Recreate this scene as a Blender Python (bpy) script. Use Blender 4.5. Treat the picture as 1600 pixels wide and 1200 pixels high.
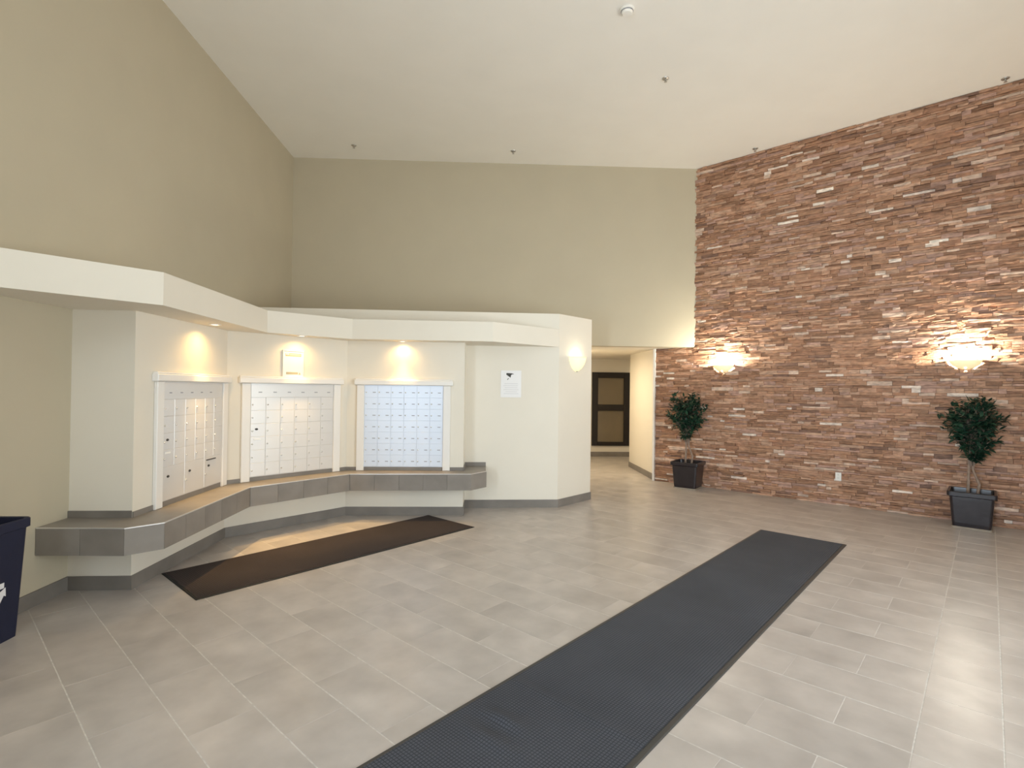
import bpy, math, random
from mathutils import Vector, Matrix
random.seed(7)
for o in list(bpy.data.objects):
    bpy.data.objects.remove(o)
S = bpy.context.scene
COL = S.collection

# ------------------------------------------------------------------ camera, world, lights, exposure
CAM_H = 1.55
PITCH, ROLL, FPX = 0.0095, 0.0119, 827.6
cam = bpy.data.cameras.new('camera')
cam.sensor_width = 36.0
cam.sensor_fit = 'HORIZONTAL'
cam.lens = FPX / 1600.0 * 36.0
cam.clip_start = 0.05
cam.clip_end = 200
co = bpy.data.objects.new('camera', cam)
COL.objects.link(co)
fw = Vector((0, math.cos(PITCH), math.sin(PITCH)))
u0 = Vector((0, -math.sin(PITCH), math.cos(PITCH)))
r0 = Vector((1, 0, 0))
rt = r0 * math.cos(ROLL) + u0 * math.sin(ROLL)
up = u0 * math.cos(ROLL) - r0 * math.sin(ROLL)
M = Matrix(((rt.x, up.x, -fw.x, 0), (rt.y, up.y, -fw.y, 0), (rt.z, up.z, -fw.z, CAM_H), (0, 0, 0, 1)))
co.matrix_world = M
S.camera = co

S.view_settings.view_transform = 'Standard'
S.view_settings.look = 'None'
S.view_settings.gamma = 1.0
S.view_settings.use_curve_mapping = False
S.view_settings.exposure = 0.0
S.cycles.use_denoising = True
S.cycles.max_bounces = 10
S.cycles.diffuse_bounces = 6
S.cycles.glossy_bounces = 4
S.cycles.sample_clamp_indirect = 6.0

W = bpy.data.worlds.new('sky')
S.world = W
W.use_nodes = True
bg = W.node_tree.nodes['Background']
bg.inputs[0].default_value = (0.80, 0.92, 1.0, 1)
bg.inputs[1].default_value = 2.6

# room axes: D2 runs along the stone wall, D1 runs square to it (along the runner)
TH = math.radians(42.04)
D2 = Vector((math.cos(TH), -math.sin(TH), 0))
D1 = Vector((math.sin(TH), math.cos(TH), 0))
def ab(a, b, z=0.0):
    return D2 * a + D1 * b + Vector((0, 0, z))

def area_light(name, loc, direction, sx, sy, power, color, spread=180):
    l = bpy.data.lights.new(name, 'AREA')
    l.shape = 'RECTANGLE'
    l.size, l.size_y = sx, sy
    l.energy = power
    l.color = color
    l.spread = math.radians(spread)
    o = bpy.data.objects.new(name, l)
    COL.objects.link(o)
    o.location = loc
    o.rotation_euler = Vector(direction).to_track_quat('-Z', 'Y').to_euler()
    return o

WIN_A = 2.28          # the glazed entrance wall on the right runs at a = 2.28
DOOR_B = -2.2         # the wall behind the camera runs at b = -2.2
area_light('daylight_right', ab(WIN_A + 0.30, 3.7, 1.35), -D2 + Vector((0, 0, 0.30)), 3.0, 2.4, 100, (0.93, 1.0, 1.0), 125)
area_light('daylight_door', ab(-1.4, DOOR_B - 1.2, 1.25), D1 + Vector((0, 0, 0.03)), 2.2, 2.3, 175, (0.74, 0.87, 1.0), 110)
area_light('fill_high', ab(-0.5, DOOR_B - 0.3, 3.7), D1, 3.6, 1.7, 50, (0.92, 0.97, 1.0), 170)  # fill added through an invented high window to lift ceiling and upper walls
area_light('corridor_lamp', (3.6, 11.7, 2.2), (0, 0, -1), 1.2, 0.6, 7, (1.0, 0.80, 0.50))
area_light('corridor_fill_near', (1.28, 9.9, 2.2), (0, 0, -1), 0.3, 0.3, 32, (1.0, 0.82, 0.55))  # added lamp, hidden by the column, to brighten the corridor's right wall

# ------------------------------------------------------------------ materials
def mat(name, color, rough=0.6, metallic=0.0, var=0.0, scale=8.0, bump=0.0, bscale=60.0, coord='Object', detail=4, spec=0.5):
    m = bpy.data.materials.new(name)
    m.use_nodes = True
    nt = m.node_tree
    b = nt.nodes['Principled BSDF']
    b.inputs['Base Color'].default_value = (*color, 1)
    b.inputs['Roughness'].default_value = rough
    b.inputs['Metallic'].default_value = metallic
    b.inputs['Specular IOR Level'].default_value = spec
    tc = nt.nodes.new('ShaderNodeTexCoord')
    if var > 0:
        n = nt.nodes.new('ShaderNodeTexNoise')
        n.inputs['Scale'].default_value = scale
        n.inputs['Detail'].default_value = detail
        nt.links.new(tc.outputs[coord], n.inputs['Vector'])
        r = nt.nodes.new('ShaderNodeValToRGB')
        r.color_ramp.elements[0].position = 0.3
        r.color_ramp.elements[1].position = 0.7
        r.color_ramp.elements[0].color = (*[c * (1 - var) for c in color], 1)
        r.color_ramp.elements[1].color = (*[min(1, c * (1 + var)) for c in color], 1)
        nt.links.new(n.outputs['Fac'], r.inputs['Fac'])
        nt.links.new(r.outputs['Color'], b.inputs['Base Color'])
    if bump > 0:
        n2 = nt.nodes.new('ShaderNodeTexNoise')
        n2.inputs['Scale'].default_value = bscale
        n2.inputs['Detail'].default_value = 3
        nt.links.new(tc.outputs[coord], n2.inputs['Vector'])
        bp = nt.nodes.new('ShaderNodeBump')
        bp.inputs['Strength'].default_value = bump
        bp.inputs['Distance'].default_value = 0.01
        nt.links.new(n2.outputs['Fac'], bp.inputs['Height'])
        nt.links.new(bp.outputs['Normal'], b.inputs['Normal'])
    return m

def emit_mat(name, color, strength, base=(0.9, 0.9, 0.85)):
    m = mat(name, base, 0.4)
    b = m.node_tree.nodes['Principled BSDF']
    b.inputs['Emission Color'].default_value = (*color, 1)
    b.inputs['Emission Strength'].default_value = strength
    return m

def tile_mat(name, color, rough):
    """mottled grey-taupe porcelain: clouds at two sizes plus a tone of its own for every tile"""
    m = mat(name, color, rough)
    nt = m.node_tree
    b = nt.nodes['Principled BSDF']
    tc = nt.nodes.new('ShaderNodeTexCoord')
    oi = nt.nodes.new('ShaderNodeObjectInfo')
    add = nt.nodes.new('ShaderNodeVectorMath')
    add.operation = 'ADD'
    sc = nt.nodes.new('ShaderNodeVectorMath')
    sc.operation = 'SCALE'
    sc.inputs['Scale'].default_value = 17.0
    cmb = nt.nodes.new('ShaderNodeCombineXYZ')
    nt.links.new(oi.outputs['Random'], cmb.inputs[0])
    nt.links.new(oi.outputs['Random'], cmb.inputs[1])
    nt.links.new(cmb.outputs[0], sc.inputs[0])
    nt.links.new(tc.outputs['Object'], add.inputs[0])
    nt.links.new(sc.outputs[0], add.inputs[1])
    n = nt.nodes.new('ShaderNodeTexNoise')
    n.inputs['Scale'].default_value = 3.6
    n.inputs['Detail'].default_value = 4
    n.inputs['Roughness'].default_value = 0.5
    n.inputs['Distortion'].default_value = 0.0
    nt.links.new(add.outputs[0], n.inputs['Vector'])
    r = nt.nodes.new('ShaderNodeValToRGB')
    r.color_ramp.elements[0].position = 0.25
    r.color_ramp.elements[1].position = 0.75
    r.color_ramp.elements[0].color = (*[c * 0.80 for c in color], 1)
    r.color_ramp.elements[1].color = (*[c * 1.18 for c in color], 1)
    nt.links.new(n.outputs['Fac'], r.inputs['Fac'])
    hs = nt.nodes.new('ShaderNodeHueSaturation')
    mr = nt.nodes.new('ShaderNodeMapRange')
    mr.inputs['To Min'].default_value = 0.96
    mr.inputs['To Max'].default_value = 1.04
    nt.links.new(oi.outputs['Random'], mr.inputs['Value'])
    nt.links.new(mr.outputs[0], hs.inputs['Value'])
    nt.links.new(r.outputs['Color'], hs.inputs['Color'])
    nt.links.new(hs.outputs['Color'], b.inputs['Base Color'])
    mr2 = nt.nodes.new('ShaderNodeMapRange')
    mr2.inputs['To Min'].default_value = rough - 0.015
    mr2.inputs['To Max'].default_value = rough + 0.02
    nt.links.new(n.outputs['Fac'], mr2.inputs['Value'])
    nt.links.new(mr2.outputs[0], b.inputs['Roughness'])
    return m

MAT = dict(
    beige=mat('beige_paint', (0.51, 0.45, 0.335), 0.75, var=0.02, scale=2, bump=0.05, bscale=180),
    cream=mat('cream_paint', (0.77, 0.72, 0.625), 0.7, var=0.015, scale=2, bump=0.05, bscale=180),
    ceiling=mat('ceiling_paint', (0.86, 0.83, 0.775), 0.85, var=0.015, scale=2, bump=0.10, bscale=140),
    white=mat('white_trim_paint', (0.82, 0.80, 0.77), 0.4, bump=0.02),
    tile=tile_mat('floor_tile_porcelain', (0.49, 0.448, 0.418), 0.33),
    bench=tile_mat('bench_tile_porcelain', (0.25, 0.225, 0.20), 0.38),
    base=tile_mat('baseboard_tile', (0.21, 0.19, 0.17), 0.4),
    grout=mat('grout', (0.64, 0.61, 0.57), 0.85, var=0.15, scale=40),
    edge=mat('edge_profile_metal', (0.75, 0.74, 0.72), 0.3, metallic=0.6, bump=0.02),
    panel=mat('mailbox_painted_metal', (0.70, 0.69, 0.68), 0.36, metallic=0.3, bump=0.02, bscale=90),
    panel_day_tint=mat('mailbox_metal_daylight_tint', (0.68, 0.735, 0.83), 0.36, metallic=0.3, bump=0.02, bscale=90),  # bluish daylight reflected from the door, put into the base colour
    lock=mat('chrome_lock', (0.85, 0.85, 0.84), 0.18, metallic=1.0, bump=0.02),
    slot=mat('number_plate_grey', (0.30, 0.30, 0.33), 0.5, var=0.1, scale=200),
    dark=mat('dark_slot', (0.03, 0.028, 0.025), 0.5, bump=0.02),
    label=mat('white_label', (0.9, 0.9, 0.88), 0.5, bump=0.02),
    paper=mat('paper', (0.83, 0.82, 0.82), 0.6, bump=0.02),
    ink=mat('black_ink', (0.04, 0.04, 0.035), 0.6, bump=0.02),
    greyink=mat('pale_grey_ink', (0.70, 0.69, 0.70), 0.6, bump=0.02),
    midink=mat('olive_grey_ink', (0.42, 0.39, 0.28), 0.6, bump=0.02),
    wood=mat('dark_stained_wood', (0.010, 0.006, 0.004), 0.6, var=0.3, scale=14, bump=0.1, bscale=30),
    glass=mat('dim_window_glass', (0.19, 0.155, 0.105), 0.3, var=0.1, scale=1.5),
    pot=mat('dark_glossy_pot', (0.022, 0.017, 0.02), 0.28, var=0.2, scale=8, bump=0.03, bscale=20),
    tray=mat('pale_saucer', (0.36, 0.31, 0.25), 0.5, var=0.1, scale=10),
    soil=mat('dark_soil', (0.025, 0.018, 0.012), 0.95, var=0.4, scale=40, bump=0.6, bscale=60),
    bark=mat('pale_bark', (0.30, 0.22, 0.17), 0.8, var=0.25, scale=30, bump=0.3, bscale=80),
    leaf=mat('ficus_leaf', (0.020, 0.060, 0.035), 0.30, var=0.5, scale=9),
    bin=mat('navy_plastic', (0.004, 0.007, 0.030), 0.6, var=0.1, scale=5, bump=0.05, bscale=80),
    binwhite=mat('white_print', (0.75, 0.75, 0.78), 0.5, bump=0.02),
    black=mat('black_rubber', (0.012, 0.012, 0.013), 0.6, bump=0.05),
    rubber=mat('mat_border_rubber', (0.05, 0.047, 0.044), 0.55, bump=0.05),
    plastic=mat('ivory_plastic', (0.82, 0.80, 0.75), 0.4, bump=0.02),
    brushed=mat('brushed_metal', (0.55, 0.53, 0.50), 0.35, metallic=0.9, bump=0.03),
    mortar=mat('wall_backing', (0.13, 0.085, 0.06), 0.95, var=0.2, scale=20),
)

def stone_mat():
    m = mat('ledgestone', (0.4, 0.25, 0.17), 0.62)
    nt = m.node_tree
    b = nt.nodes['Principled BSDF']
    at = nt.nodes.new('ShaderNodeAttribute')
    at.attribute_name = 'Col'
    tc = nt.nodes.new('ShaderNodeTexCoord')
    mp = nt.nodes.new('ShaderNodeMapping')
    mp.inputs['Rotation'].default_value = (0, 0, TH)
    mp.inputs['Scale'].default_value = (1.0, 1.0, 2.6)
    nt.links.new(tc.outputs['Object'], mp.inputs['Vector'])
    n = nt.nodes.new('ShaderNodeTexNoise')
    n.inputs['Scale'].default_value = 16
    n.inputs['Detail'].default_value = 6
    nt.links.new(mp.outputs[0], n.inputs['Vector'])
    mr = nt.nodes.new('ShaderNodeMapRange')
    mr.inputs['From Min'].default_value = 0.3
    mr.inputs['From Max'].default_value = 0.7
    mr.inputs['To Min'].default_value = 0.72
    mr.inputs['To Max'].default_value = 1.25
    nt.links.new(n.outputs['Fac'], mr.inputs['Value'])
    hs = nt.nodes.new('ShaderNodeHueSaturation')
    nt.links.new(at.outputs['Color'], hs.inputs['Color'])
    nt.links.new(mr.outputs[0], hs.inputs['Value'])
    nt.links.new(hs.outputs['Color'], b.inputs['Base Color'])
    bp = nt.nodes.new('ShaderNodeBump')
    bp.inputs['Strength'].default_value = 0.5
    bp.inputs['Distance'].default_value = 0.008
    n2 = nt.nodes.new('ShaderNodeTexNoise')
    n2.inputs['Scale'].default_value = 55
    n2.inputs['Detail'].default_value = 5
    nt.links.new(mp.outputs[0], n2.inputs['Vector'])
    nt.links.new(n2.outputs['Fac'], bp.inputs['Height'])
    nt.links.new(bp.outputs['Normal'], b.inputs['Normal'])
    return m
MAT['stone'] = stone_mat()

def mat_carpet(name, color, color2, pitch):
    """ribbed entrance matting: a fine waffle of raised cells"""
    m = mat(name, color, 0.85, spec=0.25)
    nt = m.node_tree
    b = nt.nodes['Principled BSDF']
    tc = nt.nodes.new('ShaderNodeTexCoord')
    br = nt.nodes.new('ShaderNodeTexBrick')
    br.offset = 0.0
    br.inputs['Scale'].default_value = 1.0
    br.inputs['Brick Width'].default_value = pitch
    br.inputs['Row Height'].default_value = pitch
    br.inputs['Mortar Size'].default_value = pitch * 0.16
    br.inputs['Mortar Smooth'].default_value = 0.4
    br.inputs['Color1'].default_value = (*color, 1)
    br.inputs['Color2'].default_value = (*color, 1)
    br.inputs['Mortar'].default_value = (*color2, 1)
    nt.links.new(tc.outputs['Object'], br.inputs['Vector'])
    n = nt.nodes.new('ShaderNodeTexNoise')
    n.inputs['Scale'].default_value = 2.2
    n.inputs['Detail'].default_value = 5
    nt.links.new(tc.outputs['Object'], n.inputs['Vector'])
    mr = nt.nodes.new('ShaderNodeMapRange')
    mr.inputs['To Min'].default_value = 0.75
    mr.inputs['To Max'].default_value = 1.3
    nt.links.new(n.outputs['Fac'], mr.inputs['Value'])
    hs = nt.nodes.new('ShaderNodeHueSaturation')
    nt.links.new(br.outputs['Color'], hs.inputs['Color'])
    nt.links.new(mr.outputs[0], hs.inputs['Value'])
    nt.links.new(hs.outputs['Color'], b.inputs['Base Color'])
    bp = nt.nodes.new('ShaderNodeBump')
    bp.inputs['Strength'].default_value = 0.8
    bp.inputs['Distance'].default_value = 0.004
    bp.invert = True
    nt.links.new(br.outputs['Fac'], bp.inputs['Height'])
    nt.links.new(bp.outputs['Normal'], b.inputs['Normal'])
    return m
MAT['runner'] = mat_carpet('charcoal_matting', (0.085, 0.092, 0.112), (0.042, 0.046, 0.056), 0.016)
MAT['smallmat'] = mat_carpet('brown_black_matting', (0.060, 0.046, 0.045), (0.032, 0.025, 0.025), 0.016)

# ------------------------------------------------------------------ mesh helpers
class MB:
    def __init__(self):
        self.v, self.f, self.c = [], [], []
    def add(self, vs, fs, col=None):
        n = len(self.v)
        self.v += [tuple(x) for x in vs]
        self.f += [tuple(i + n for i in f) for f in fs]
        self.c += [col or (1, 1, 1)] * len(vs)
        return self
    def box(self, x0, x1, y0, y1, z0, z1):
        return self.prism([(x0, y0), (x1, y0), (x1, y1), (x0, y1)], z0, z1)
    def prism(self, poly, z0, z1):
        n = len(poly)
        area = sum(poly[i][0] * poly[(i + 1) % n][1] - poly[(i + 1) % n][0] * poly[i][1] for i in range(n))
        if area < 0:
            poly = poly[::-1]
        vs = [(p[0], p[1], z0) for p in poly] + [(p[0], p[1], z1) for p in poly]
        fs = [tuple(range(n - 1, -1, -1)), tuple(range(n, 2 * n))]
        fs += [(i, (i + 1) % n, n + (i + 1) % n, n + i) for i in range(n)]
        return self.add(vs, fs)
    def cbox(self, x0, x1, y0, y1, z0, z1, c):
        """box whose face towards -y is chamfered by c"""
        vs = [(x0, y1, z0), (x1, y1, z0), (x1, y1, z1), (x0, y1, z1),
              (x0, y0 + c, z0), (x1, y0 + c, z0), (x1, y0 + c, z1), (x0, y0 + c, z1),
              (x0 + c, y0, z0 + c), (x1 - c, y0, z0 + c), (x1 - c, y0, z1 - c), (x0 + c, y0, z1 - c)]
        fs = [(0, 3, 2, 1), (8, 9, 10, 11)]
        for i in range(4):
            j = (i + 1) % 4
            fs += [(i, j, 4 + j, 4 + i), (4 + i, 4 + j, 8 + j, 8 + i)]
        return self.add(vs, fs)
    def lathe(self, prof, seg=20, center=(0, 0, 0), a0=0.0, a1=2 * math.pi, sx=1.0, sy=1.0):
        full = abs(a1 - a0 - 2 * math.pi) < 1e-6
        k = seg if full else seg + 1
        vs, fs = [], []
        for r, z in prof:
            for i in range(k):
                t = a0 + (a1 - a0) * i / seg
                vs.append((center[0] + r * math.cos(t) * sx, center[1] + r * math.sin(t) * sy, center[2] + z))
        for j in range(len(prof) - 1):
            for i in range(seg):
                i2 = (i + 1) % k
                fs.append((j * k + i, j * k + i2, (j + 1) * k + i2, (j + 1) * k + i))
        return self.add(vs, fs)
    def tube(self, pts, radii, seg=8):
        vs, fs = [], []
        pts = [Vector(p) for p in pts]
        for i, p in enumerate(pts):
            d = (pts[min(i + 1, len(pts) - 1)] - pts[max(i - 1, 0)]).normalized()
            a = d.orthogonal().normalized() if abs(d.z) < 0.95 else Vector((1, 0, 0))
            a = (a - d * a.dot(d)).normalized()
            b = d.cross(a)
            for k in range(seg):
                t = 2 * math.pi * k / seg
                vs.append(p + (a * math.cos(t) + b * math.sin(t)) * radii[i])
        for i in range(len(pts) - 1):
            for k in range(seg):
                k2 = (k + 1) % seg
                fs.append((i * seg + k, i * seg + k2, (i + 1) * seg + k2, (i + 1) * seg + k))
        fs.append(tuple(range(seg - 1, -1, -1)))
        fs.append(tuple(range((len(pts) - 1) * seg, len(pts) * seg)))
        return self.add(vs, fs)
    def mesh(self, name, m, smooth=False, col=False, origin=(0, 0, 0)):
        me = bpy.data.meshes.new(name)
        ox, oy, oz = origin
        me.from_pydata([(x - ox, y - oy, z - oz) for x, y, z in self.v], [], self.f)
        if m:
            me.materials.append(m)
        if col:
            at = me.color_attributes.new('Col', 'FLOAT_COLOR', 'POINT')
            for i, c in enumerate(self.c):
                at.data[i].color = (*c, 1)
        if smooth:
            for p in me.polygons:
                p.use_smooth = True
        me.update()
        return me
    def build(self, name, m, parent=None, smooth=False, col=False, origin=(0, 0, 0)):
        return link(name, self.mesh(name, m, smooth, col, origin), parent)

def link(name, me, parent=None, loc=None, rotz=None):
    o = bpy.data.objects.new(name, me)
    COL.objects.link(o)
    if parent:
        o.parent = parent
    if loc is not None:
        o.location = loc
    if rotz is not None:
        o.rotation_euler = (0, 0, rotz)
    return o

def empty(name, loc, rotz=0.0, **kw):
    o = bpy.data.objects.new(name, None)
    o.empty_display_size = 0.1
    COL.objects.link(o)
    o.location = loc
    o.rotation_euler = (0, 0, rotz)
    tag(o, **kw)
    return o

def tag(o, label=None, category=None, group=None, kind=None):
    for k, v in (('label', label), ('category', category), ('group', group), ('kind', kind)):
        if v:
            o[k] = v
    return o

def struct(name, mb, m, label, parent=None, **kw):
    o = mb.build(name, m, parent, **kw)
    if not parent:
        tag(o, kind='structure', label=label)
    return o

def project(p):
    v = Vector(p) - Vector((0, 0, CAM_H))
    d = v.dot(fw)
    if d < 0.1:
        return None
    return 800 + FPX * v.dot(rt) / d, 600 - FPX * v.dot(up) / d, d

def off(p, q, d):
    """the segment p-q moved sideways by d to its right"""
    v = Vector((q[0] - p[0], q[1] - p[1]))
    n = Vector((v.y, -v.x)).normalized() * d
    return (p[0] + n.x, p[1] + n.y), (q[0] + n.x, q[1] + n.y)

def offset_line(pts, d):
    """polyline moved to its right by d, mitred"""
    out = []
    n = len(pts)
    for i in range(n):
        if i == 0:
            out.append(off(pts[0], pts[1], d)[0])
        elif i == n - 1:
            out.append(off(pts[-2], pts[-1], d)[1])
        else:
            a, b = off(pts[i - 1], pts[i], d)
            c, e = off(pts[i], pts[i + 1], d)
            v1 = Vector((b[0] - a[0], b[1] - a[1]))
            v2 = Vector((e[0] - c[0], e[1] - c[1]))
            den = v1.x * v2.y - v1.y * v2.x
            if abs(den) < 1e-6:
                out.append(b)
            else:
                t = ((c[0] - a[0]) * v2.y - (c[1] - a[1]) * v2.x) / den
                out.append((a[0] + v1.x * t, a[1] + v1.y * t))
    return out

def strip(pts, d0, d1, z0, z1):
    a, b = offset_line(pts, d0), offset_line(pts, d1)
    return MB().prism(a + b[::-1], z0, z1)

# ------------------------------------------------------------------ plan of the room (metres)
CEIL = 5.215
def left_x(y):
    return -3.374 - 0.0483 * (y - 5.023)
P1 = (left_x(3.995), 3.995)
P2, P3, P4, P5 = (-2.868, 4.025), (-2.912, 5.406), (-2.0, 6.424), (-0.584, 6.493)
P55, P7, P8 = (-0.604, 6.897), (0.616, 6.99), (1.126, 7.531)
BL, BR = (left_x(8.443), 8.443), (3.072, 8.704)      # ends of the high back wall
SL = Vector((2.475, 9.205, 0))                        # left foot of the stone wall
SLEN = 6.6
SE = SL + D2 * SLEN
STONE_B = SL.dot(D1)
SA0 = SL.dot(D2)
CORR_R = (2.405, 10.8)
P9 = (P8[0] - 0.0482 * 4.72, P8[1] + 4.72)
SOFF0, SOFF1 = 2.112, 2.345
BLOCK_TOP = 2.55
HEAD = 2.272

# ------------------------------------------------------------------ floor
floor = struct('floor', MB().prism([(-4.2, -3.5), (9, -3.5), (9, 13.5), (-4.2, 13.5)], -0.12, -0.0007), MAT['grout'], 'mottled grey porcelain tile floor in running bond')
PT = 0.297
G = 0.0027
def tile_mesh(l, w, name):
    c = 0.0007
    mb = MB()
    GE = G if l < w * 1.5 else 0.0005
    x0, x1, y0, y1 = -l / 2 + GE, l / 2 - GE, -w / 2 + G, w / 2 - G
    vs = [(x0, y0, -0.012), (x1, y0, -0.012), (x1, y1, -0.012), (x0, y1, -0.012),
          (x0, y0, -c), (x1, y0, -c), (x1, y1, -c), (x0, y1, -c),
          (x0 + c, y0 + c, 0), (x1 - c, y0 + c, 0), (x1 - c, y1 - c, 0), (x0 + c, y1 - c, 0)]
    fs = [(8, 9, 10, 11)]
    for i in range(4):
        j = (i + 1) % 4
        fs += [(i, j, 4 + j, 4 + i), (4 + i, 4 + j, 8 + j, 8 + i)]
    mb.add(vs, fs)
    return mb, mb.mesh(name, MAT['tile'])
mb_long, me_long = tile_mesh(2 * PT, PT, 'floor_tile')
mb_sq, me_sq = tile_mesh(PT, PT, 'floor_tile_square')
A0, B0 = -0.245, 0.499

def inside(poly, x, y):
    r = False
    n = len(poly)
    for i in range(n):
        (x1, y1), (x2, y2) = poly[i], poly[(i + 1) % n]
        if (y1 > y) != (y2 > y) and x < (x2 - x1) * (y - y1) / (y2 - y1) + x1:
            r = not r
    return r
def v2(v):
    return (v.x, v.y)
ROOM = [v2(ab(WIN_A + .2, DOOR_B - .2)), v2(ab(WIN_A + .2, STONE_B + .1)), (SL.x, SL.y), CORR_R, (5.2, 10.9), (5.2, 12.55), P9, P8, P7, P55, P5, P4, P3, P2, P1, (left_x(0.5) - .1, 0.5), (left_x(-.3) - .1, -.4)]
tiles = []
for k in range(-12, 36):
    b = B0 + PT * (k + 0.5)
    for j in range(0, 10):                                     # square tiles beside the entrance
        tiles.append((A0 + PT * (j + 0.5), b, True))
    for j in range(0, 14):
        a = A0 - 2 * PT * (j + 0.5)
        if k % 2 == 0:
            a += PT
            if j == 0:
                tiles.append((A0 - PT / 2, b, True))
                continue
        tiles.append((a, b, False))
cand = []
for a, b, sq in tiles:
    p = ab(a, b)
    l = PT / 2 if sq else PT
    hits = [inside(ROOM, *v2(ab(a + i * l * .5, b + j * PT * .25))) for i in (-2, -1, 0, 1, 2) for j in (-2, 0, 2)]
    if not any(hits):
        continue
    q = project(p)
    seen = q is not None and -150 < q[0] < 1750 and q[1] < 1330
    size = (2 if not sq else 1) / (q[2] ** 3) if seen else 0
    cand.append((size, p, sq))
cand.sort(key=lambda t: -t[0])
rest = MB()
for n, (size, p, sq) in enumerate(cand):
    dz = random.uniform(-0.0002, 0.0002)
    if size > 0 and n < 296:
        o = link('floor_tile', me_sq if sq else me_long, floor, (p.x, p.y, dz), -TH)
        o.rotation_euler = (random.uniform(-.0005, .0005), random.uniform(-.0005, .0005), -TH + (math.pi if random.random() < .5 else 0))
    else:
        src = mb_sq if sq else mb_long
        R = Matrix.Rotation(-TH, 3, 'Z')
        rest.add([R @ Vector(v) + Vector((p.x, p.y, dz)) for v in src.v], src.f)
if rest.v:
    tag(rest.build('floor_tile_field', MAT['tile'], floor), kind='stuff')

# ------------------------------------------------------------------ walls and ceiling
struct('ceiling', MB().prism([(-4.2, -3.6), (9, -3.6), (9, 9.6), (-4.2, 9.6)], CEIL, CEIL + 0.2), MAT['ceiling'], 'plain off-white high ceiling')
lw0, lw1 = (left_x(-1.2), -1.2), (left_x(8.9), 8.9)
struct('wall_left', MB().prism([lw0, lw1, (lw1[0] - .25, lw1[1]), (lw0[0] - .25, lw0[1])], -0.02, CEIL), MAT['beige'], 'tall beige painted wall on the mailbox side')
struct('wall_alcove', MB().prism([P1, P2, P3, P4, P5, (P5[0] - .02, 6.95), (left_x(6.8) - .1, 6.8), (left_x(3.995) - .1, 3.995)], -0.02, SOFF0 + .01), MAT['cream'], 'faceted cream wall that carries the mailboxes')
struct('wall_notice', MB().prism([(left_x(6.7) - .05, 6.685), P55, P7, P8, P9, (-1.2, P9[1]), (-1.2, 8.6), (left_x(8.4) - .05, 8.55)], -0.02, BLOCK_TOP), MAT['cream'], 'cream wall block with the camera notice and a chamfered column end')
struct('trim_1', MB().prism([(left_x(2.77) - .03, 2.77), (-2.47, 3.735), (-2.575, 5.55), (-1.87, 6.18), (-0.235, 6.29), (P7[0] - .004, P7[1] - .004), (-0.2, 7.1), (left_x(6.9) - .03, 6.9)], SOFF0, SOFF1), MAT['cream'], 'cream soffit with recessed downlights over the mailboxes')
bd = Vector((BR[0] - BL[0], BR[1] - BL[1])).normalized()
struct('wall_back', MB().prism([BL, BR, (BR[0] + .35, BR[1] + .014 + .2), (BL[0], BL[1] + .22)], HEAD, CEIL), MAT['beige'], 'high beige back wall above the corridor opening')
struct('ceiling_corridor', MB().prism([(0.7, 8.72), (BR[0] + 2.5, 8.9), (BR[0] + 2.5, 12.8), (0.7, 12.7)], HEAD + .003, HEAD + .12), MAT['cream'], 'low cream corridor ceiling')
e0, e1 = (2.27 - 2.0, 12.4 - .0963), (2.27 + 3.2, 12.4 + .154)
struct('wall_corridor_end', MB().prism([e0, e1, (e1[0], e1[1] + .2), (e0[0], e0[1] + .2)], -0.02, HEAD + .01), MAT['cream'], 'cream end wall of the corridor')
wc = MB().prism([(SL.x + .004, SL.y), CORR_R, (4.4, 10.9), (4.6, 9.2), (SL.x + .9 , SL.y - .55 + .2)], -0.02, HEAD + .01)
struct('wall_corridor_right', wc, MAT['cream'], 'cream corridor wall that meets the stone wall')
struct('wall_corridor_far', MB().prism([(5.3, 10.6), (5.5, 10.6), (5.5, 12.7), (5.3, 12.7)], -0.02, HEAD + .01), MAT['cream'], 'cream far side of the corridor')
# stone wall backing
s0 = SL + D1 * 0.004
struct_backing = MB().prism([v2(s0), v2(SE + D1 * .004), v2(SE + D1 * .28), v2(SL + D2 * .35 + D1 * .28)], -0.02, CEIL)
# above the opening the backing starts at the high back wall
wall_right = struct('wall_right', struct_backing, MAT['mortar'], 'tall wall faced with split ledgestone in brown and cream')

# right-hand glazed wall and wall behind the camera (out of frame), each with an opening for daylight
def holed(name, p, d, length, hole, ztop, label, high=None):
    """wall from p along d; hole = (s0, s1, z0, z1); 0.2 thick to the right of d"""
    n = Vector((d.y, -d.x, 0)) * 0.2
    mb = MB()
    def seg(s0, s1, z0, z1):
        a, b = p + d * s0, p + d * s1
        mb.prism([v2(a), v2(b), v2(b + n), v2(a + n)], z0, z1)
    seg(0, hole[0], -0.02, ztop)
    seg(hole[1], length, -0.02, ztop)
    seg(hole[0], hole[1], hole[3], ztop)
    if hole[2] > 0.01:
        seg(hole[0], hole[1], -0.02, hole[2])
    if high:  # high opening added to let the fill light in
        seg(0, high[0], ztop, CEIL)
        seg(high[1], length, ztop, CEIL)
        seg(high[0], high[1], high[3], CEIL)
    return struct(name, mb, MAT['cream'], label)
holed('wall_entrance', ab(WIN_A, STONE_B + .25), -D1, STONE_B - DOOR_B + .5, (3.45, 6.75, 0.05, 2.62), CEIL, 'cream entrance wall with a wide glazed opening, beside the camera')
holed('wall_front', ab(WIN_A + .2, DOOR_B), -D2, 5.6, (2.6, 4.1, 0.02, 2.5), 2.8, 'cream wall with a glazed opening and a high opening added for fill light behind the camera', (1.0, 4.7, 2.8, 4.6))

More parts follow.
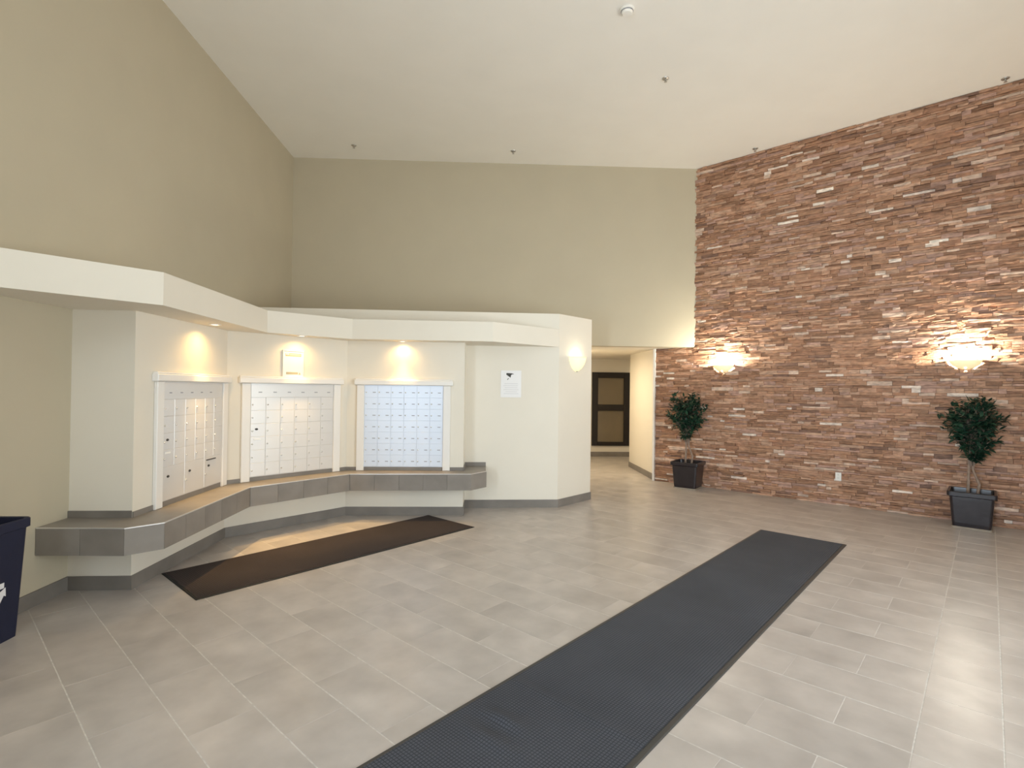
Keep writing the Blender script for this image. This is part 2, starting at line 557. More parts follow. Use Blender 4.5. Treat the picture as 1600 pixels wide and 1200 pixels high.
# skirting tiles
BB = 0.103
def skirting(name, pts, h, label, z0=0.0):
    o = strip(pts, 0.0, 0.012, z0, z0 + h).build(name, MAT['base'])
    return tag(o, kind='structure', label=label)
skirting('baseboard_left', [(left_x(-1.1), -1.1), P1, P2, P3, P4, P5, P55, P7, P8, P9], BB, 'grey tile skirting round the mailbox wall and column')
skirting('baseboard_corridor', [(5.2, 10.93), (2.405 + .05, 10.8 + .002), CORR_R, (SL.x, SL.y)][::-1][::-1], BB, 'grey tile skirting of the corridor wall')
skirting('baseboard_end', [e0, e1], 0.11, 'grey tile skirting under the corridor window')
# bright corner bead where the corridor wall meets the stone
cb = SL - D1 * 0.055
struct('trim_2', MB().prism([v2(SL + D1 * .0), v2(cb), v2(cb + D2 * .034), v2(SL + D2 * .034)], 0, HEAD), MAT['white'], 'white corner bead at the foot of the stone wall')

# ------------------------------------------------------------------ ledgestone facing
PAL = [((0.35, 0.19, 0.105), 5), ((0.31, 0.16, 0.088), 4), ((0.39, 0.22, 0.13), 5), ((0.25, 0.13, 0.07), 2.2), ((0.44, 0.27, 0.17), 3),
       ((0.54, 0.39, 0.28), 1.2), ((0.70, 0.58, 0.46), 0.45), ((0.39, 0.235, 0.165), 3), ((0.20, 0.11, 0.07), 0.8)]
PW = [w for _, w in PAL]
def stone_piece(a0, a1, z0, z1, dep, col):
    g = 0.0012
    a0, a1, z0, z1 = a0 + g, a1 - g, z0 + g, z1 - g
    n = 2 if a1 - a0 < 0.16 else 3
    vs, fs = [], []
    for i in range(n + 1):
        a = a0 + (a1 - a0) * i / n
        ja = random.uniform(-.006, .006) if 0 < i < n else 0
        for z in (z0, (z0 + z1) / 2, z1):
            edge = (i in (0, n)) or z != (z0 + z1) / 2
            d = dep + random.uniform(-.004, .004) - (random.uniform(.0, .006) if edge else 0)
            vs.append(ab(a + ja, STONE_B - d, z + (random.uniform(-.003, .003) if 0 < i < n else 0)))
    for i in range(n):
        for j in range(2):
            q = i * 3 + j
            fs.append((q, q + 3, q + 4, q + 1))
    nb = len(vs)
    back = [(a0, z0), (a1, z0), (a1, z1), (a0, z1)]
    vs += [ab(a, STONE_B + .006, z) for a, z in back]
    bot = [i * 3 for i in range(n + 1)]
    top = [i * 3 + 2 for i in range(n + 1)]
    fs.append(tuple([nb, nb + 1] + bot[::-1]))
    fs.append(tuple(top + [nb + 2, nb + 3]))
    fs.append((nb, 0, 1, 2, nb + 3))
    fs.append((nb + 1, nb + 2, n * 3 + 2, n * 3 + 1, n * 3))
    return vs, fs, col
T_OUT = (2.743, 2.813, 0.34, 0.447)
stones = []
z = 0.0
while z < CEIL - 0.01:
    h = random.choice((0.026, 0.030, 0.034, 0.034, 0.040, 0.046, 0.056))
    if z + h > CEIL - .02:
        h = CEIL - z - .002
    t = 0.0 if z < HEAD - .03 else 0.70
    if t == 0.0:
        t = 0.034
    while t < SLEN - .02:
        l = random.choice((0.07, 0.10, 0.13, 0.16, 0.20, 0.24, 0.30)) * random.uniform(.85, 1.2)
        t1 = min(t + l, SLEN)
        sub = [(z, z + h)]
        if h >= 0.05 and random.random() < .45:
            s = z + h * random.uniform(.42, .58)
            sub = [(z, s), (s, z + h)]
        for (za, zb) in sub:
            c = random.choices(PAL, PW)[0][0]
            k = random.uniform(.90, 1.20)
            c = tuple(min(.9, x * k * g) for x, g in zip(c, (1.14, 1.16, 1.26)))
            dep = random.choice((.014, .02, .02, .026, .03, .038))
            if not (t < T_OUT[1] and t1 > T_OUT[0] and za < T_OUT[3] and zb > T_OUT[2]):
                stones.append((SA0 + t, SA0 + t1, za, zb, dep, c))
            else:
                stones.append((SA0 + t, SA0 + t1, za, zb, .012, c))
        t = t1
    z += h
def stone_rank(s):
    q = project(ab((s[0] + s[1]) / 2, STONE_B, (s[2] + s[3]) / 2))
    if not q or not (5 < q[0] < 1592 and 5 < q[1] < 1195):
        return 0
    return (s[1] - s[0]) * (s[3] - s[2]) / q[2] ** 2
stones.sort(key=lambda s: -stone_rank(s))
mass = MB()
for n, s in enumerate(stones):
    vs, fs, c = stone_piece(*s)
    if n < 298:
        MB().add(vs, fs, c).build('stone', MAT['stone'], wall_right, col=True)
    else:
        mass.add(vs, fs, c)
tag(mass.build('stone_facing', MAT['stone'], wall_right, col=True), kind='stuff')

# ------------------------------------------------------------------ corridor window
wd = Vector((0.99884, 0.0482, 0))
wrot = math.atan2(wd.y, wd.x)
win = MB()
wo = Vector((2.27, 12.4, 0))
def wseg(mb, x0, x1, y0, y1, z0, z1):
    return mb.cbox(x0, x1, y0, y1, z0, z1, 0.006)
window = empty('window_1', wo, wrot, kind='structure', label='dark wood framed window with two dim panes at the corridor end')
wf = MB()
X0, X1 = -0.40, 0.482
wseg(wf, X0, X0 + .135, -.05, .01, .255, 1.965)
wseg(wf, X1 - .135, X1, -.05, .01, .255, 1.965)
wseg(wf, X0 + .135, X1 - .135, -.05, .01, .255, .345)
wseg(wf, X0 + .135, X1 - .135, -.05, .01, 1.835, 1.965)
wf.build('window_frame', MAT['wood'], window)
wseg(MB(), X0 + .135, X1 - .135, -.045, .01, 1.07, 1.215).build('window_rail', MAT['wood'], window)
for z0, z1 in ((.345, 1.07), (1.215, 1.835)):
    p = MB().box(X0 + .135, X1 - .135, -.012, .0, z0, z1).build('window_pane', MAT['glass'], window)

# ------------------------------------------------------------------ built-in bench
BZ0, BZ1 = 0.35, 0.543
FB = [(left_x(3.70) + .002, 3.70), (-2.70, 3.715), (-2.53, 3.885), (-2.588, 5.275), (-1.865, 6.145), (-0.468, 6.25), (-0.298, 6.475), (-0.325, 6.915)]
bo = (-2.6, 5.0, 0)
bench = empty('mail_bench', bo, 0, label='long grey tiled shelf bench wrapping the mailbox wall, floating above the skirting', category='bench')
wall_side = [P1, P2, P3, P4, P5, P55]
inner = offset_line(wall_side, 0.0025)
FBi = offset_line(FB, -0.012)                                        # core stands back behind the front tiles
core = MB().prism(FBi + inner[::-1], BZ0 + .002, BZ1 - .008)
core.build('bench_core', MAT['bench'], bench, origin=bo)
MB().prism(offset_line(FB, -0.004) + inner[::-1], BZ1 - .008, BZ1).build('bench_top', MAT['bench'], bench, origin=bo)
strip(FB, -0.007, 0.002, BZ1 - .006, BZ1 + .0015).build('edge_trim', MAT['edge'], bench, origin=bo)
for i in range(len(FB) - 1):                                          # front tiles, one by one
    p, q = Vector((*FB[i], 0)), Vector((*FB[i + 1], 0))
    L = (q - p).length
    n = max(1, round(L / 0.30))
    d = (q - p) / L
    nr = Vector((-d.y, d.x, 0))                                       # into the bench
    for k in range(n):
        a, b = p + d * (L * k / n + .0012), p + d * (L * (k + 1) / n - .0012)
        rr = random.uniform(0, .0008)
        MB().prism([v2(a + nr * rr), v2(b + nr * rr), v2(b + nr * .012), v2(a + nr * .012)], BZ0, BZ1 - .006).build('front_tile', MAT['bench'], bench, origin=bo)
strip(wall_side[:2], 0.0025, 0.012, BZ1, BZ1 + .052).build('backsplash', MAT['base'], bench, origin=bo)
strip(wall_side[1:5], 0.0025, 0.010, BZ1, BZ1 + .042).build('backsplash', MAT['base'], bench, origin=bo)
strip([P5, P55], 0.0025, 0.012, BZ1, BZ1 + .05).build('backsplash', MAT['base'], bench, origin=bo)
pe = off(P55, P7, 0.0)
strip([P55, (-0.33, 6.897 + .274 * .0762)], 0.0025, 0.012, BZ1, BZ1 + .05).build('backsplash', MAT['base'], bench, origin=bo)

# ------------------------------------------------------------------ mailbox banks
ROWH, COLW = 0.139, 0.157
PZ1 = 1.568
def door_mesh(w, h, name):
    return MB().cbox(0.0008, w - 0.0008, -0.008, 0, -h + 0.0009, -0.0009, 0.0018).mesh(name, MAT['panel'])
ME_DOOR = door_mesh(COLW, ROWH, 'door')
ME_DOOR_DAY_TINT = door_mesh(COLW, ROWH, 'door')
ME_DOOR_DAY_TINT.materials[0] = MAT['panel_day_tint']
ME_PARCEL = door_mesh(COLW * 2, ROWH * 2, 'parcel_door')
ME_HEAD = door_mesh(COLW * 6, ROWH, 'header_panel')
ME_LOCK = MB().lathe([(0.0001, 0.010), (0.006, 0.010), (0.0085, 0.006), (0.0085, 0.0)], 10).mesh('lock', MAT['lock'], True)
ME_KEY = MB().box(-0.018, 0.018, -0.0015, 0.0, -0.0045, 0.0045).mesh('number_plate', MAT['slot'])
ME_OVAL = MB().lathe([(0.0001, 0.004), (0.016, 0.004), (0.018, 0.0)], 12, sy=0.62).mesh('parcel_lock', MAT['dark'], True)
ME_TAG = MB().cbox(-0.035, 0.035, -0.003, 0, -0.007, 0.007, 0.001).mesh('name_label', MAT['label'])
def bank(p, q, center, header, parcels, label, missing, pm='panel'):
    p, q = Vector((*p, 0)), Vector((*q, 0))
    d = (q - p).normalized()
    o = p + d * center
    nrm = Vector((d.y, -d.x, 0))
    o = o + nrm * 0.0025
    o.z = BZ1
    root = empty('mailbox_bank', o, math.atan2(d.y, d.x), label=label, category='mailbox', group='mailbox banks above the bench')
    zt = PZ1 - BZ1
    hw = COLW * 3
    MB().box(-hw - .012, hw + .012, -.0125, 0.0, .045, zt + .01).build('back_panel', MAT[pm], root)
    for s in (-1, 1):
        mb = MB().cbox(*sorted((s * (hw + .004), s * (hw + .092))), -.028, 0, 0.002, zt + .01, .004)
        mb.build('post', MAT['white'], root)
    cr = MB().cbox(-hw - .122, hw + .122, -.05, 0, zt + .012, zt + .072, .006)
    cr.cbox(-hw - .112, hw + .112, -.038, 0, zt + .072, zt + .088, .004)
    cr.build('crown', MAT['white'], root)
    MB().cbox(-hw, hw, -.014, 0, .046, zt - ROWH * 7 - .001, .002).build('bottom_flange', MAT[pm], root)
    rows = 5 if parcels else 7
    for r in range(rows):
        if r == 0 and header:
            h = link('header_panel', ME_HEAD, root, (-hw, -.008, zt))
            for k in range(5 if parcels else 6):
                link('number_plate', ME_KEY, h, (COLW * (k + .62), -.0078, -ROWH * .6))
            continue
        for k in range(6):
            dr = link('door', ME_DOOR if pm == 'panel' else ME_DOOR_DAY_TINT, root, (-hw + COLW * k, -.008 - random.uniform(0, .0004), zt - ROWH * r))
            if (r, k) in missing:
                link('lock_hole', ME_OVAL, dr, (COLW * .4, -.0078, -ROWH * .42)).rotation_euler = (math.pi / 2, 0, 0)
            lk = link('lock', ME_LOCK, dr, (COLW * .12, -.0078, -ROWH * .55))
            lk.rotation_euler = (math.pi / 2, 0, 0)
            if not parcels and not header:
                link('number_plate', ME_KEY, dr, (COLW * .72, -.0078, -ROWH * .56))
            if k == 0 and r == 4 and header:
                link('name_label', ME_TAG, dr, (COLW * .45, -.0078, -ROWH * .2))
    if parcels:
        for k in range(3):
            dr = link('parcel_door', ME_PARCEL, root, (-hw + COLW * 2 * k, -.008, zt - ROWH * 5))
            link('parcel_lock', ME_OVAL, dr, (COLW * .5, -.0078, -ROWH * .62)).rotation_euler = (math.pi / 2, 0, 0)
            if k > 0:
                lk = link('lock', ME_LOCK, dr, (COLW * .1, -.0078, -ROWH * 1.15))
                lk.rotation_euler = (math.pi / 2, 0, 0)
            if k == 2:
                MB().cbox(COLW * .22, COLW * 1.25, -.016, -.0075, -.034, -.024, .002).build('dark_handle', MAT['dark'], dr)
    return root
bank(P2, P3, 0.795, True, True, 'white framed mailbox bank with three large parcel doors along its bottom', {(3, 0)})
bank(P3, P4, 0.705, True, False, 'white framed mailbox bank standing below the framed paper notice', {(3, 0)})
bank(P4, P5, 0.690, False, False, 'mailbox bank coloured with bluish reflected daylight, with seven rows of doors, next to the recess', set(), 'panel_day_tint')

# ------------------------------------------------------------------ notices
def wall_frame(p, q, t):
    p, q = Vector((*p, 0)), Vector((*q, 0))
    d = (q - p).normalized()
    n = Vector((d.y, -d.x, 0))
    return p + d * t, math.atan2(d.y, d.x), n
o, r, n = wall_frame(P55, P7, 0.592)
sg = empty('camera_notice', o + n * .002 + Vector((0, 0, 1.44)), r, label='white paper notice with a black surveillance camera symbol, taped to the cream wall', category='notice')
MB().cbox(-.135, .135, -.004, 0, 0, .352, .001).build('sheet', MAT['paper'], sg)
ic = MB()
def flat(mb, pts, y):
    k = len(pts)
    vs = [(x, y, z) for x, z in pts] + [(x, y + .0012, z) for x, z in pts]
    mb.add(vs, [tuple(range(k)), tuple(range(2 * k - 1, k - 1, -1))] + [(i, k + i, k + (i + 1) % k, (i + 1) % k) for i in range(k)])
flat(ic, [(-.062, .312), (-.058, .318), (.010, .316), (.042, .305), (.010, .300), (-.002, .288), (-.006, .258), (-.062, .296)], -.0052)
flat(ic, [(-.052, .232), (-.036, .252), (-.028, .248), (-.046, .228)], -.0052)
ic.build('camera_symbol', MAT['ink'], sg)
tx = MB()
for i, (x0, x1) in enumerate([(-.085, .09), (-.10, .09), (-.08, .085), (-.10, .10), (-.07, .08), (-.095, .10)]):
    zz = .175 - i * .026
    flat(tx, [(x0, zz), (x1, zz), (x1, zz + .009), (x0, zz + .009)], -.0045)
tag(tx.build('faint_print', MAT['greyink'], sg), kind='stuff')

o, r, n = wall_frame(P3, P4, 0.688)
fr = empty('framed_notice', o + n * .002 + Vector((0, 0, PZ1 + .0885)), r, label='small framed paper notice standing above the middle mailbox bank under a downlight', category='notice')
MB().box(-.112, .112, -.010, 0, .004, .292).build('sheet', MAT['paper'], fr)
mbf = MB()
mbf.cbox(-.122, -.108, -.018, 0, 0, .296, .003).cbox(.108, .122, -.018, 0, 0, .296, .003).cbox(-.108, .108, -.018, 0, 0, .014, .003).cbox(-.108, .108, -.018, 0, .282, .296, .003)
mbf.build('frame', MAT['white'], fr)
hd = MB()
flat(hd, [(-.09, .228), (.09, .228), (.09, .262), (-.09, .262)], -.0115)
hd.build('printed_heading', MAT['midink'], fr)
hb = MB()
flat(hb, [(-.085, .245), (-.05, .245), (-.05, .257), (-.085, .257)], -.013)
flat(hb, [(-.04, .244), (.082, .244), (.082, .249), (-.04, .249)], -.013)
tag(hb.build('heading_lettering', MAT['paper'], fr), kind='stuff')
ft = MB()
flat(ft, [(-.08, .028), (.055, .028), (.055, .052), (-.08, .052)], -.0115)
ft.build('printed_footer', MAT['midink'], fr)
ar = MB()
flat(ar, [(.06, .026), (.088, .026), (.072, .054)], -.0115)
ar.build('footer_mark', MAT['midink'], fr)

# ------------------------------------------------------------------ recessed downlights in the soffit
ME_RING = MB().lathe([(0.052, 0.002), (0.052, -0.004), (0.040, -0.006), (0.037, 0.002)], 24).mesh('trim_ring', MAT['white'], True)
BULB = emit_mat('downlight_lamp', (1.0, 0.80, 0.48), 5.0)
ME_BULB = MB().lathe([(0.038, 0.002), (0.028, -0.003), (0.0001, -0.005)], 20).mesh('lamp', BULB, True)
for (x, y), power, aim, lab in (((-2.735, 4.86), 105, (1, 0), 'recessed downlight over the mailbox bank with parcel doors'), ((-2.328, 5.849), 90, (.745, -.667), 'recessed downlight over the framed paper notice'), ((-1.325, 6.375), 75, (.05, -1), 'recessed downlight over the mailbox bank coloured with reflected daylight')):
    d = empty('downlight', (x, y, SOFF0 - .002), 0, label=lab, category='light', group='soffit downlights')
    link('trim_ring', ME_RING, d, (0, 0, 0))
    link('lamp', ME_BULB, d, (0, 0, 0))
    # a reflector lamp: a strong core straight down and a wide soft spill
    for nm, cone, blend, k in (('downlight_beam', 54, 0.8, 1.0), ('downlight_spill', 155, 1.0, 0.17)):
        l = bpy.data.lights.new(nm, 'SPOT')
        l.energy = power * k
        l.color = (1.0, 0.62, 0.22)
        l.spot_size = math.radians(cone)
        l.spot_blend = blend
        l.shadow_soft_size = 0.02
        lo = bpy.data.objects.new(nm, l)
        COL.objects.link(lo)
        lo.location = (x, y, SOFF0 - .012)
        if nm == 'downlight_beam':          # the lamp is swivelled a little away from the wall
            lo.rotation_euler = Vector((aim[0] * .13, aim[1] * .13, -1)).to_track_quat('-Z', 'Y').to_euler()

# ------------------------------------------------------------------ wall sconces: half bowls of alabaster glass
GLASS = emit_mat('alabaster_glass', (1.0, 0.80, 0.36), 0.6, (0.85, 0.80, 0.65))
def sconce(p, q, t, zr, label, power, stand=0.0, hz=1.0):
    o, r, n = wall_frame(p, q, t)
    root = empty('wall_sconce', o + n * (.002 + stand) + Vector((0, 0, zr - .2 * hz)), r, label=label, category='light', group='half-bowl wall sconces')
    prof = [(0.012, 0.0), (0.045, 0.012), (0.085, 0.045), (0.118, 0.095), (0.138, 0.150), (0.148, 0.200), (0.142, 0.200), (0.131, 0.150), (0.111, 0.098), (0.080, 0.052), (0.042, 0.020), (0.012, 0.010)]
    prof = [(a_, b_ * hz) for a_, b_ in prof]
    MB().lathe(prof, 20, (0, 0, 0), math.pi, 2 * math.pi, 1.08, 0.92).build('glass_bowl', GLASS, root, smooth=True)
    MB().cbox(-.06, .06, -.012, 0, .03 * hz, .17 * hz, .004).build('wall_plate', MAT['brushed'], root)
    MB().lathe([(0.0001, -0.012), (0.012, -0.010), (0.014, 0.0), (0.008, 0.008), (0.0001, .009)], 12, (0, -.02, .004)).build('finial', MAT['brushed'], root, smooth=True)
    MB().lathe([(0.0001, 0.05), (0.016, 0.044), (0.022, 0.025), (0.016, 0.004), (0.010, -.02)], 12, (0, -.065, .2 * hz - .085)).build('bulb', BULB, root, smooth=True)
    l = bpy.data.lights.new('sconce_light', 'POINT')
    l.energy = power
    l.color = (1.0, 0.94, 0.77)
    l.shadow_soft_size = 0.03
    lo = bpy.data.objects.new('sconce_light', l)
    COL.objects.link(lo)
    lo.location = o + n * (.10 + stand) + Vector((0, 0, zr + .015))
    return root
sconce(P7, P8, 0.372, 2.0, 'lit half-bowl glass sconce on the cream column end', 0.9)
SEND = v2(SL + D2 * 5)
sconce((SL.x, SL.y), SEND, 1.20, 1.965, 'lit half-bowl sconce on the stone wall near the corridor', 62, .034, .55)
sconce((SL.x, SL.y), SEND, 4.11, 1.965, 'lit half-bowl sconce on the stone wall above the plant in the glossy square pot', 85, .034, .55)

# ------------------------------------------------------------------ power outlet on the stone wall
o, r, n = wall_frame((SL.x, SL.y), SEND, (T_OUT[0] + T_OUT[1]) / 2)
ou = empty('power_outlet', o + n * .002 + Vector((0, 0, T_OUT[2])), r, label='white power outlet low on the stone wall', category='outlet')
MB().cbox(-.036, .036, -.030, 0, 0, .112, .003).build('cover_plate', MAT['plastic'], ou)
for zz in (.034, .078):
    s = MB().cbox(-.016, .016, -.0325, -.029, zz - .014, zz + .014, .001).build('socket', MAT['plastic'], ou)
    MB().box(-.007, -.005, -.0332, -.032, zz - .004, zz + .006).box(.005, .007, -.0332, -.032, zz - .004, zz + .006).build('socket_slot', MAT['dark'], s)

# ------------------------------------------------------------------ potted ficus trees
def rsq(hw, rad, z, seg=4):
    out = []
    for cx, cy, a0 in ((1, 1, 0), (-1, 1, 90), (-1, -1, 180), (1, -1, 270)):
        for i in range(seg + 1):
            a = math.radians(a0 + 90 * i / seg)
            out.append((cx * (hw - rad) + rad * math.cos(a), cy * (hw - rad) + rad * math.sin(a), z))
    return out
def loft(mb, loops, cap0=True, cap1=True):
    k = len(loops[0])
    vs = [p for l in loops for p in l]
    fs = []
    for j in range(len(loops) - 1):
        for i in range(k):
            i2 = (i + 1) % k
            fs.append((j * k + i, j * k + i2, (j + 1) * k + i2, (j + 1) * k + i))
    if cap0:
        fs.append(tuple(range(k - 1, -1, -1)))
    if cap1:
        fs.append(tuple(range((len(loops) - 1) * k, len(loops) * k)))
    return mb.add(vs, fs)
def ficus(a, b, rot, label, seed, lean):
    rnd = random.Random(seed)
    root = empty('potted_ficus', ab(a, b), -TH + rot, label=label, category='plant', group='ficus plants by the stone wall')
    loft(MB(), [rsq(.178, .02, 0.0), rsq(.182, .02, .018)]).build('saucer', MAT['tray'], root)
    loft(MB(), [rsq(.170, .025, .019), rsq(.176, .028, .06), rsq(.196, .03, .33), rsq(.198, .03, .365), rsq(.176, .03, .365), rsq(.172, .03, .30)], True, False).build('pot', MAT['pot'], root)
    loft(MB(), [rsq(.199, .028, .362), rsq(.220, .028, .372), rsq(.222, .028, .415), rsq(.216, .028, .424), rsq(.194, .026, .420), rsq(.188, .026, .362)], False, False).build('pot_rim', MAT['pot'], root)
    so = MB()
    g = 8
    vs = [(-.17 + .34 * i / g, -.17 + .34 * j / g, .35 + rnd.uniform(-.012, .012)) for j in range(g + 1) for i in range(g + 1)]
    so.add(vs, [(j * (g + 1) + i, j * (g + 1) + i + 1, (j + 1) * (g + 1) + i + 1, (j + 1) * (g + 1) + i) for j in range(g) for i in range(g)])
    so.build('soil', MAT['soil'], root)
    stems = []
    for s, (bx, by) in enumerate(((-.035, -.03), (.045, .01))):
        pts = [(bx, by, .33), (bx * 1.2 + .01, by + .01, .50), (bx * .4 - .015, by * .5, .68), (bx * .9 + lean * .4, by * .5 + .01, .88), (bx * 1.6 + lean, by, 1.15)]
        MB().tube(pts, [.017, .0155, .0135, .011, .006], 8).build('trunk', MAT['bark'], root, smooth=True)
        stems.append(pts)
    tw = MB()
    lf = MB()
    def leaf(p, d, size):
        d = d.normalized()
        side = d.cross(Vector((0, 0, 1)))
        if side.length < .1:
            side = Vector((1, 0, 0))
        side = side.normalized()
        side = (side + Vector((0, 0, rnd.uniform(-.6, .6)))).normalized()
        nn = side.cross(d).normalized()
        w = size * rnd.uniform(.20, .27)
        p0, p1, p2, p3 = p, p + d * size * .33, p + d * size * .68 - nn * size * .05, p + d * size - nn * size * .16
        vs = [p0, p1 + side * w, p2 + side * w * .8, p3, p2 - side * w * .8, p1 - side * w, p1 - nn * size * .06, p2 - nn * size * .06]
        over = max(v.y for v in vs) - .225          # keep every leaf clear of the stones behind
        if over > 0:
            vs = [v - Vector((0, over, 0)) for v in vs]
        lf.add(vs, [(0, 6, 1), (0, 5, 6), (6, 7, 2, 1), (5, 4, 7, 6), (7, 3, 2), (4, 3, 7)])
    def crown_r(z):
        # outline of the crown: a narrow neck at the bottom, broad shoulders, ragged top
        k = [(.74, .06), (.84, .13), (.94, .17), (1.02, .26), (1.15, .33), (1.28, .34), (1.38, .31), (1.47, .22), (1.56, .06)]
        for (z0, r0_), (z1, r1_) in zip(k, k[1:]):
            if z0 <= z <= z1:
                return r0_ + (r1_ - r0_) * (z - z0) / (z1 - z0)
        return 0.03
    for i in range(150):
        zt = rnd.triangular(.76, 1.54, 1.22)
        ang = rnd.uniform(0, 2 * math.pi)
        rr = crown_r(zt) * math.sqrt(rnd.uniform(.12, 1.12)) * 0.93
        tip = Vector((lean * .5 + rr * math.cos(ang), min(rr * math.sin(ang) * .85, .17), zt))
        st = stems[i % 2]
        zb = max(.66, min(1.13, zt - rnd.uniform(.10, .30)))
        base = Vector(st[-1])
        for q0, q1 in zip(st, st[1:]):
            if q0[2] <= zb <= q1[2]:
                f = (zb - q0[2]) / (q1[2] - q0[2])
                base = Vector(q0).lerp(Vector(q1), f)
        mid = base.lerp(tip, .55) + Vector((0, 0, .04))
        tw.tube([base, mid, tip], [.0045, .003, .0015], 4)
        for j in range(11):
            f = rnd.uniform(.35, 1.05)
            p = base.lerp(mid, f * 2) if f < .5 else mid.lerp(tip, (f - .5) * 2)
            d = Vector((rnd.gauss(0, 1), rnd.gauss(0, 1), rnd.gauss(-.35, .6))) + (tip - base).normalized() * .9
            leaf(p, d, rnd.uniform(.06, .095))
    tag(tw.build('twigs', MAT['bark'], root), kind='stuff')
    tag(lf.build('foliage', MAT['leaf'], root), kind='stuff')
    return root
ficus(-3.60, 8.245, 0.10, 'bushy ficus in a dark square pot beside the corridor opening', 3, -.05)
ficus(-0.150, 8.245, 0.0, 'ficus in a glossy dark square pot under a sconce, away from the corridor', 11, .02)

# ------------------------------------------------------------------ floor mats
def floor_mat(name, corners, label, m, border, bw, th, crease=None):
    """a mat lying on the floor; corners = origin, length direction end, width"""
    (ox, oy), (ex, ey), wd_ = corners
    p, q = Vector((ox, oy, 0)), Vector((ex, ey, 0))
    d = (q - p).normalized()
    L = (q - p).length
    root = empty(name, p + Vector((0, 0, .001)), math.atan2(d.y, d.x), label=label, category='mat')
    nx, ny = max(2, int(L / .024)), max(2, int((wd_ - 2 * bw) / .03))
    x0, x1, y0, y1 = bw, L - bw, bw, wd_ - bw
    mb = MB()
    vs = []
    for j in range(ny + 1):
        for i in range(nx + 1):
            x, y = x0 + (x1 - x0) * i / nx, y0 + (y1 - y0) * j / ny
            e = i in (0, nx) or j in (0, ny)
            z = th + (0 if e or not crease else crease(x, y))
            vs.append((x, y, z))
    fs = [(j * (nx + 1) + i, j * (nx + 1) + i + 1, (j + 1) * (nx + 1) + i + 1, (j + 1) * (nx + 1) + i) for j in range(ny) for i in range(nx)]
    mb.add(vs, fs)
    mb.build('pile', m, root, smooth=True)
    bo_ = MB()
    o_ = [(0, 0), (L, 0), (L, wd_), (0, wd_)]
    c_ = [(.006, .006), (L - .006, .006), (L - .006, wd_ - .006), (.006, wd_ - .006)]
    i_ = [(bw, bw), (L - bw, bw), (L - bw, wd_ - bw), (bw, wd_ - bw)]
    vs = [(x, y, 0) for x, y in o_] + [(x, y, th * .55) for x, y in c_] + [(x, y, th * .8) for x, y in i_] + [(x, y, 0) for x, y in i_]
    fs = []
    for k in range(3):
        for i in range(4):
            j = (i + 1) % 4
            fs.append((4 * k + i, 4 * k + j, 4 * k + 4 + j, 4 * k + 4 + i))
    bo_.add(vs, fs).build('border', border, root)
    return root
def runner_crease(x, y):
    # a seam ridge across the runner and two shallow dents by it
    s = 3.42
    z = 0.006 * math.exp(-((x - s) / .022) ** 2)
    for cx, cy, ax, ay, h in ((3.06, .62, .035, .10, -.013), (3.13, .60, .035, .10, .016), (3.22, .57, .03, .05, -.008), (2.99, .56, .04, .12, .010)):
        z += h * math.exp(-((x - cx) / ax) ** 2 - ((y - cy) / ay) ** 2)
    return max(z, -.005)
pA, pB = ab(-1.076, -1.3), ab(-1.076, 6.32)
floor_mat('runner_mat', ((pA.x, pA.y), (pB.x, pB.y), 0.835), 'long charcoal ribbed runner mat crossing the tile floor towards the stone wall', MAT['runner'], MAT['rubber'], .028, .009, runner_crease)
mA, mB = Vector((-2.256, 3.826)), Vector((-0.396, 5.932))
floor_mat('small_mat', ((mA.x, mA.y), (mB.x, mB.y), 0.805), 'dark brown-black mat on the floor in front of the mailbox bench', MAT['smallmat'], MAT['black'], .02, .008)

# ------------------------------------------------------------------ slim recycling bin
ang = math.radians(2.76)
bx = Vector((-3.125, 3.03, 0))
rb = empty('recycling_bin', bx, ang, label='slim navy blue recycling bin with white arrows against the beige wall', category='bin')
HX, HY = .125, .275
def rrect(hx, hy, rad, z, seg=3):
    out = []
    for cx, cy, a0 in ((1, 1, 0), (-1, 1, 90), (-1, -1, 180), (1, -1, 270)):
        for i in range(seg + 1):
            a = math.radians(a0 + 90 * i / seg)
            out.append((cx * (hx - rad) + rad * math.cos(a), cy * (hy - rad) + rad * math.sin(a), z))
    return out
loft(MB(), [rrect(HX - .015, HY - .035, .02, 0.0), rrect(HX - .013, HY - .03, .025, .03), rrect(HX + .008, HY + .004, .025, .66), rrect(HX, HY - .006, .022, .66), rrect(HX - .022, HY - .04, .02, .02)], True, True).build('bin_body', MAT['bin'], rb)
loft(MB(), [rrect(HX + .008, HY + .004, .025, .655), rrect(HX + .020, HY + .018, .025, .662), rrect(HX + .020, HY + .018, .025, .712), rrect(HX + .014, HY + .012, .022, .718), rrect(HX, HY - .006, .022, .715), rrect(HX - .002, HY - .008, .022, .655)], False, False).build('bin_rim', MAT['bin'], rb)
for s in (-1, 1):
    MB().tube([(-.05, s * (HY + .01), .665), (-.045, s * (HY + .045), .655), (.045, s * (HY + .045), .655), (.05, s * (HY + .01), .665)], [.011] * 4, 8).build('bin_handle', MAT['black'], rb, smooth=True)
rc = MB()
def on_face(u, w):
    """point of the bin's long face: u along, w up"""
    f = w / .66
    return (HX - .015 + .023 * f + .0025, u, w)
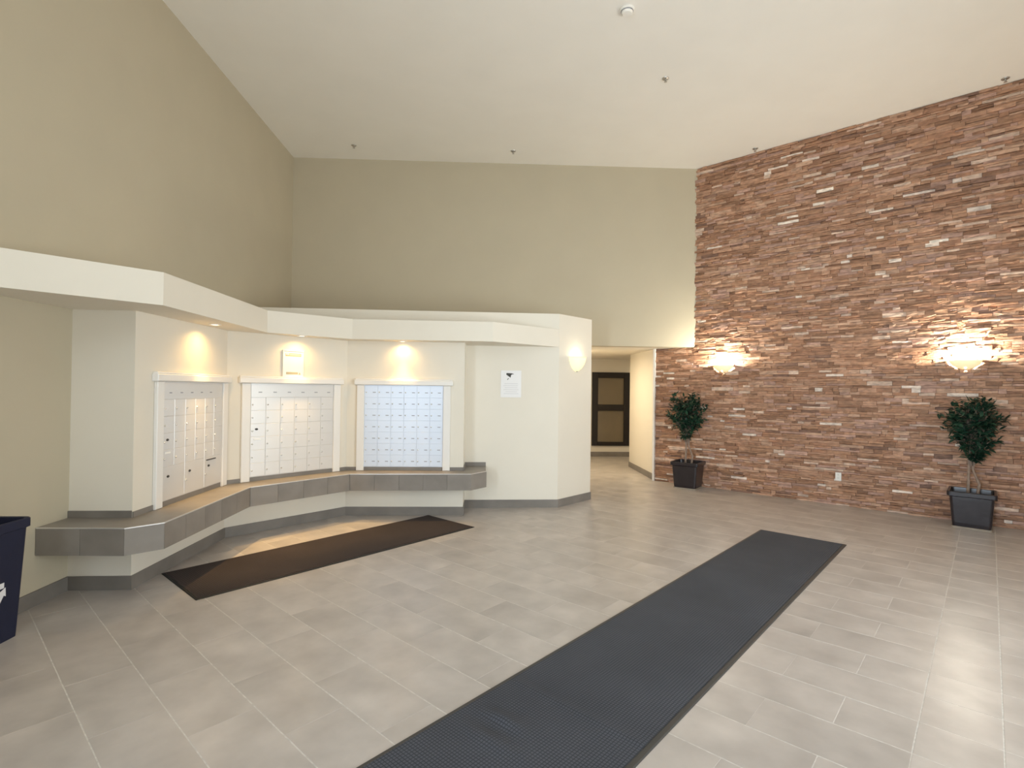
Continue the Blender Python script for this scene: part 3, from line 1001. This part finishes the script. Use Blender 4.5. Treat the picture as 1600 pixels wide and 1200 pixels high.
for k in range(3):
    a = math.radians(120 * k + 90)
    def rot(u, w):
        return on_face(.065 + u * math.cos(a) - w * math.sin(a), .30 + u * math.sin(a) + w * math.cos(a))
    seg = [(.030, -.062), (.030, .018), (.018, .018), (.048, .062), (.078, .018), (.062, .018), (.062, -.062)]
    pts = [rot(-w if False else (u), w) for u, w in seg]
    kk = len(pts)
    back = [(x - .002, y, z_) for x, y, z_ in pts]
    rc.add(pts + back, [tuple(range(kk)), tuple(range(2 * kk - 1, kk - 1, -1))] + [(i, kk + i, kk + (i + 1) % kk, (i + 1) % kk) for i in range(kk)])
rc.build('recycling_arrows', MAT['binwhite'], rb)

# ------------------------------------------------------------------ ceiling fittings
sd = empty('smoke_detector', (1.065, 5.06, CEIL - .001), 0, label='round ivory smoke detector on the ceiling', category='detector')
MB().lathe([(0.0001, 0.0), (0.068, 0.0), (0.068, -0.014), (0.060, -0.020)], 24).build('base_plate', MAT['ceiling'], sd, smooth=False)
MB().lathe([(0.056, -0.018), (0.054, -0.036), (0.044, -0.046), (0.0001, -0.048)], 24).build('sensor_dome', MAT['ceiling'], sd, smooth=False)
MB().lathe([(0.0575, -0.020), (0.0575, -0.027), (0.054, -0.028)], 24).build('vent_ring', MAT['slot'], sd)
def sprinkler(x, y, label):
    s = empty('fire_sprinkler', (x, y, CEIL - .001), 0, label=label, category='sprinkler', group='ceiling sprinklers')
    MB().lathe([(0.0001, 0.0), (0.040, 0.0), (0.036, -0.008), (0.016, -0.012)], 18).build('escutcheon', MAT['brushed'], s)
    b = MB().lathe([(0.013, -0.010), (0.013, -0.024), (0.008, -0.028)], 10)
    b.box(-.012, -.009, -.003, .003, -.042, -.024).box(.009, .012, -.003, .003, -.042, -.024)
    b.build('body', MAT['brushed'], s)
    MB().lathe([(0.0001, -0.040), (0.018, -0.041), (0.018, -0.043), (0.0001, -0.044)], 14).build('deflector', MAT['brushed'], s)
for x, y, lab in ((1.758, 6.177, 'ceiling sprinkler closest to the smoke detector'),
                  (-2.439, 7.993, 'ceiling sprinkler by the corner of the beige left and back walls'),
                  (-0.023, 8.123, 'ceiling sprinkler above the middle of the beige back wall'),
                  (3.62, 7.941, 'ceiling sprinkler by the corner where stone and back wall meet'),
                  (5.67, 6.098, 'ceiling sprinkler above the far end of the stone wall, away from the back wall')):
    sprinkler(x, y, lab)
